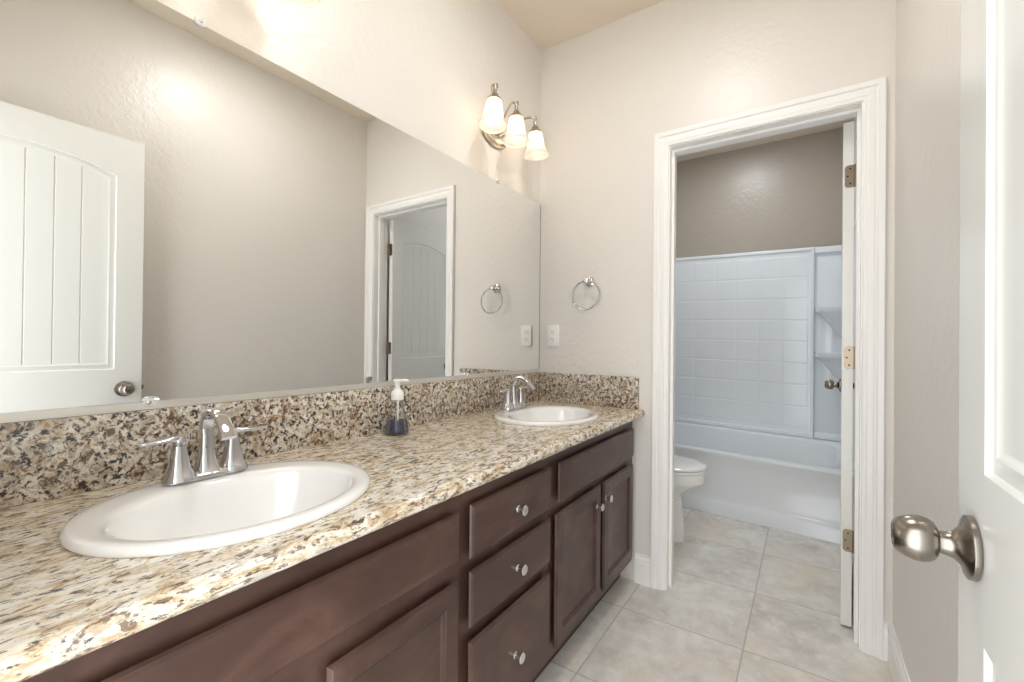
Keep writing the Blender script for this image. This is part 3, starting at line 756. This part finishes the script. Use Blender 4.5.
def surround():
    root = empty('tub_surround', (0.74, 3.99, 0.43), 'white moulded tile-pattern tub surround with corner shelves', 'tub surround')
    yb = 4.016
    def sk(p): return skew(*p)
    def add(name, bm, smooth=30):
        for v in bm.verts: v.co = Vector(sk(v.co))
        return wobj(name, bm, M['acrylic'], root, None, smooth)
    PX0, PX1, Z0, Z1 = 0.235, 1.262, 0.4725, 1.878
    # centre panel with embossed square tile field
    xs0, xs1, zs0, zs1 = PX0 + 0.030, PX1 - 0.034, 0.535, 1.825
    bm = B(); y0 = yb - 0.026
    def rect(a, b, c, d, y): return [(a, y, c), (b, y, c), (b, y, d), (a, y, d)]
    loops(bm, [rect(PX0, PX1, Z0, Z1, yb), rect(PX0, PX1, Z0, Z1, y0 - 0.010), rect(PX0 + 0.006, PX1 - 0.006, Z0 + 0.008, Z1 - 0.008, y0 - 0.014), rect(PX0 + 0.014, PX1 - 0.016, Z0 + 0.026, Z1 - 0.022, y0 - 0.013),
               rect(PX0 + 0.018, PX1 - 0.020, Z0 + 0.032, Z1 - 0.027, y0 - 0.004), rect(xs0, xs1, zs0, zs1, y0 - 0.003)], True, False)
    NX, NZ = 6, 8; tw, th = (xs1 - xs0) / NX, (zs1 - zs0) / NZ
    def lines(a0, n, w):
        o = [a0]
        for i in range(n):
            s, e = a0 + i * w, a0 + (i + 1) * w
            o += [s + 0.0030, s + 0.008, e - 0.008, e - 0.0030]
        o.append(a0 + n * w); return o
    def hgt(i): return 0.0 if i % 4 == 0 and i > 0 or i % 4 == 1 or i == 0 else 1.0
    gx, gz = lines(xs0, NX, tw), lines(zs0, NZ, th)
    grid = [[bm.verts.new((x, y0 - 0.003 - (0.0016 if (i % 4 in (2, 3)) and (j % 4 in (2, 3)) else 0.0), z)) for i, x in enumerate(gx)] for j, z in enumerate(gz)]
    for j in range(len(gz) - 1):
        for i in range(len(gx) - 1): bm.faces.new((grid[j][i], grid[j][i + 1], grid[j + 1][i + 1], grid[j + 1][i]))
    add('tile_panel', bm, 12)
    for side in (0, 1):
        if side: a, b = PX1 + 0.001, TX1 - 0.024
        else: a, b = TX0 + 0.024, PX0 - 0.001
        bm = B(); box(bm, a, b, yb - 0.012, yb, Z0, Z1, 0.002); box(bm, a, b, yb - 0.034, yb - 0.010, Z1 - 0.045, Z1, 0.006); box(bm, a, b, yb - 0.034, yb - 0.010, Z0, Z0 + 0.05, 0.006)
        c = add('corner_panel', bm)
        xc = TX1 - 0.024 if side else TX0 + 0.024; sg = -1 if side else 1; wd = abs(b - a)
        for zt in (1.436, 1.108):
            bm = B()
            def quarter(r, z, dy=0): return [(xc, yb - 0.010, z)] + [(xc + sg * r * math.cos(PI / 2 * i / 14), yb - 0.010 - r * 0.80 * math.sin(PI / 2 * i / 14), z) for i in range(15)]
            loops(bm, [quarter(r, z) for r, z in ((wd * 0.10, zt - 0.235), (wd * 0.22, zt - 0.21), (wd * 0.45, zt - 0.15), (wd * 0.70, zt - 0.085), (wd * 0.88, zt - 0.052), (wd * 0.955, zt - 0.044), (wd * 0.985, zt - 0.038), (wd * 0.985, zt - 0.004), (wd * 0.95, zt))])
            add('shelf', bm, 40)
        x0, x1 = (TX1 - 0.024, XR - 0.0005) if side else (0.0005, TX0 + 0.024)
        bm = B(); box(bm, x0, x1, 3.30, yb, Z0, Z1, 0.004); add('side_panel', bm)
surround()

# ------------------------------------------------------------------ toilet
def toilet():
    root = empty('toilet', (0.40, 2.70, 0), 'white elongated toilet with closed lid beside the bathtub', 'toilet')
    cy = 2.70
    def egg(x0, x1, w, z, seg=48, n=2.25):
        cx, L = (x0 + x1) / 2, (x1 - x0) / 2; pts = []
        for i in range(seg):
            a = 2 * PI * i / seg; c, s = math.cos(a), math.sin(a)
            wx = w * (1 - 0.10 * c)
            pts.append((cx + L * math.copysign(abs(c) ** (2 / n), c), cy + wx * math.copysign(abs(s) ** (2 / n), s), z))
        return pts
    bm = B(); loops(bm, [egg(0.16, 0.640, 0.115, 0.0005), egg(0.16, 0.640, 0.115, 0.02), egg(0.165, 0.630, 0.108, 0.10), egg(0.17, 0.618, 0.102, 0.20), egg(0.17, 0.610, 0.105, 0.245), egg(0.17, 0.640, 0.130, 0.278), egg(0.17, 0.690, 0.158, 0.312),
                              egg(0.17, 0.726, 0.178, 0.338), egg(0.17, 0.738, 0.183, 0.346), egg(0.17, 0.743, 0.186, 0.352), egg(0.17, 0.744, 0.187, 0.398), egg(0.17, 0.740, 0.184, 0.404)])
    wobj('bowl', bm, M['porcelain'], root, None, 40)
    bm = B(); loops(bm, [egg(0.205, 0.742, 0.184, 0.4055), egg(0.203, 0.749, 0.190, 0.410), egg(0.203, 0.749, 0.190, 0.419), egg(0.206, 0.745, 0.186, 0.4225)]); wobj('seat', bm, M['porcelain'], root, None, 40)
    bm = B(); loops(bm, [egg(0.207, 0.744, 0.186, 0.4245), egg(0.203, 0.750, 0.191, 0.428), egg(0.203, 0.750, 0.191, 0.435), egg(0.215, 0.740, 0.181, 0.443), egg(0.26, 0.69, 0.135, 0.449), egg(0.38, 0.57, 0.05, 0.451)]); wobj('lid', bm, M['porcelain'], root, None, 50)
    def rrect(x0, x1, hw, z): return [(p[0] + (x0 + x1) / 2, p[1] + cy, z) for p in superell((x1 - x0) / 2, hw, 6, 40)]
    bm = B(); loops(bm, [rrect(0.03, 0.195, 0.185, 0.399), rrect(0.025, 0.205, 0.20, 0.43), rrect(0.02, 0.212, 0.215, 0.72)]); tk = wobj('tank', bm, M['porcelain'], root, None, 40)
    bm = B(); loops(bm, [rrect(0.016, 0.217, 0.222, 0.721), rrect(0.014, 0.220, 0.225, 0.728), rrect(0.014, 0.220, 0.225, 0.745), rrect(0.022, 0.212, 0.217, 0.754)]); wobj('tank_lid', bm, M['porcelain'], root, None, 40)
    bm = B(); lathe(bm, [(0.012, 0.2105), (0.012, 0.222), (0.008, 0.226)], 'x', 20, (0, cy - 0.15, 0.665)); sweep(bm, [(0.224, cy - 0.15, 0.665), (0.227, cy - 0.12, 0.663), (0.226, cy - 0.075, 0.660)], (0.007, 0.004), 12); wobj('flush_lever', bm, M['chrome'], tk, None, 40)
toilet()
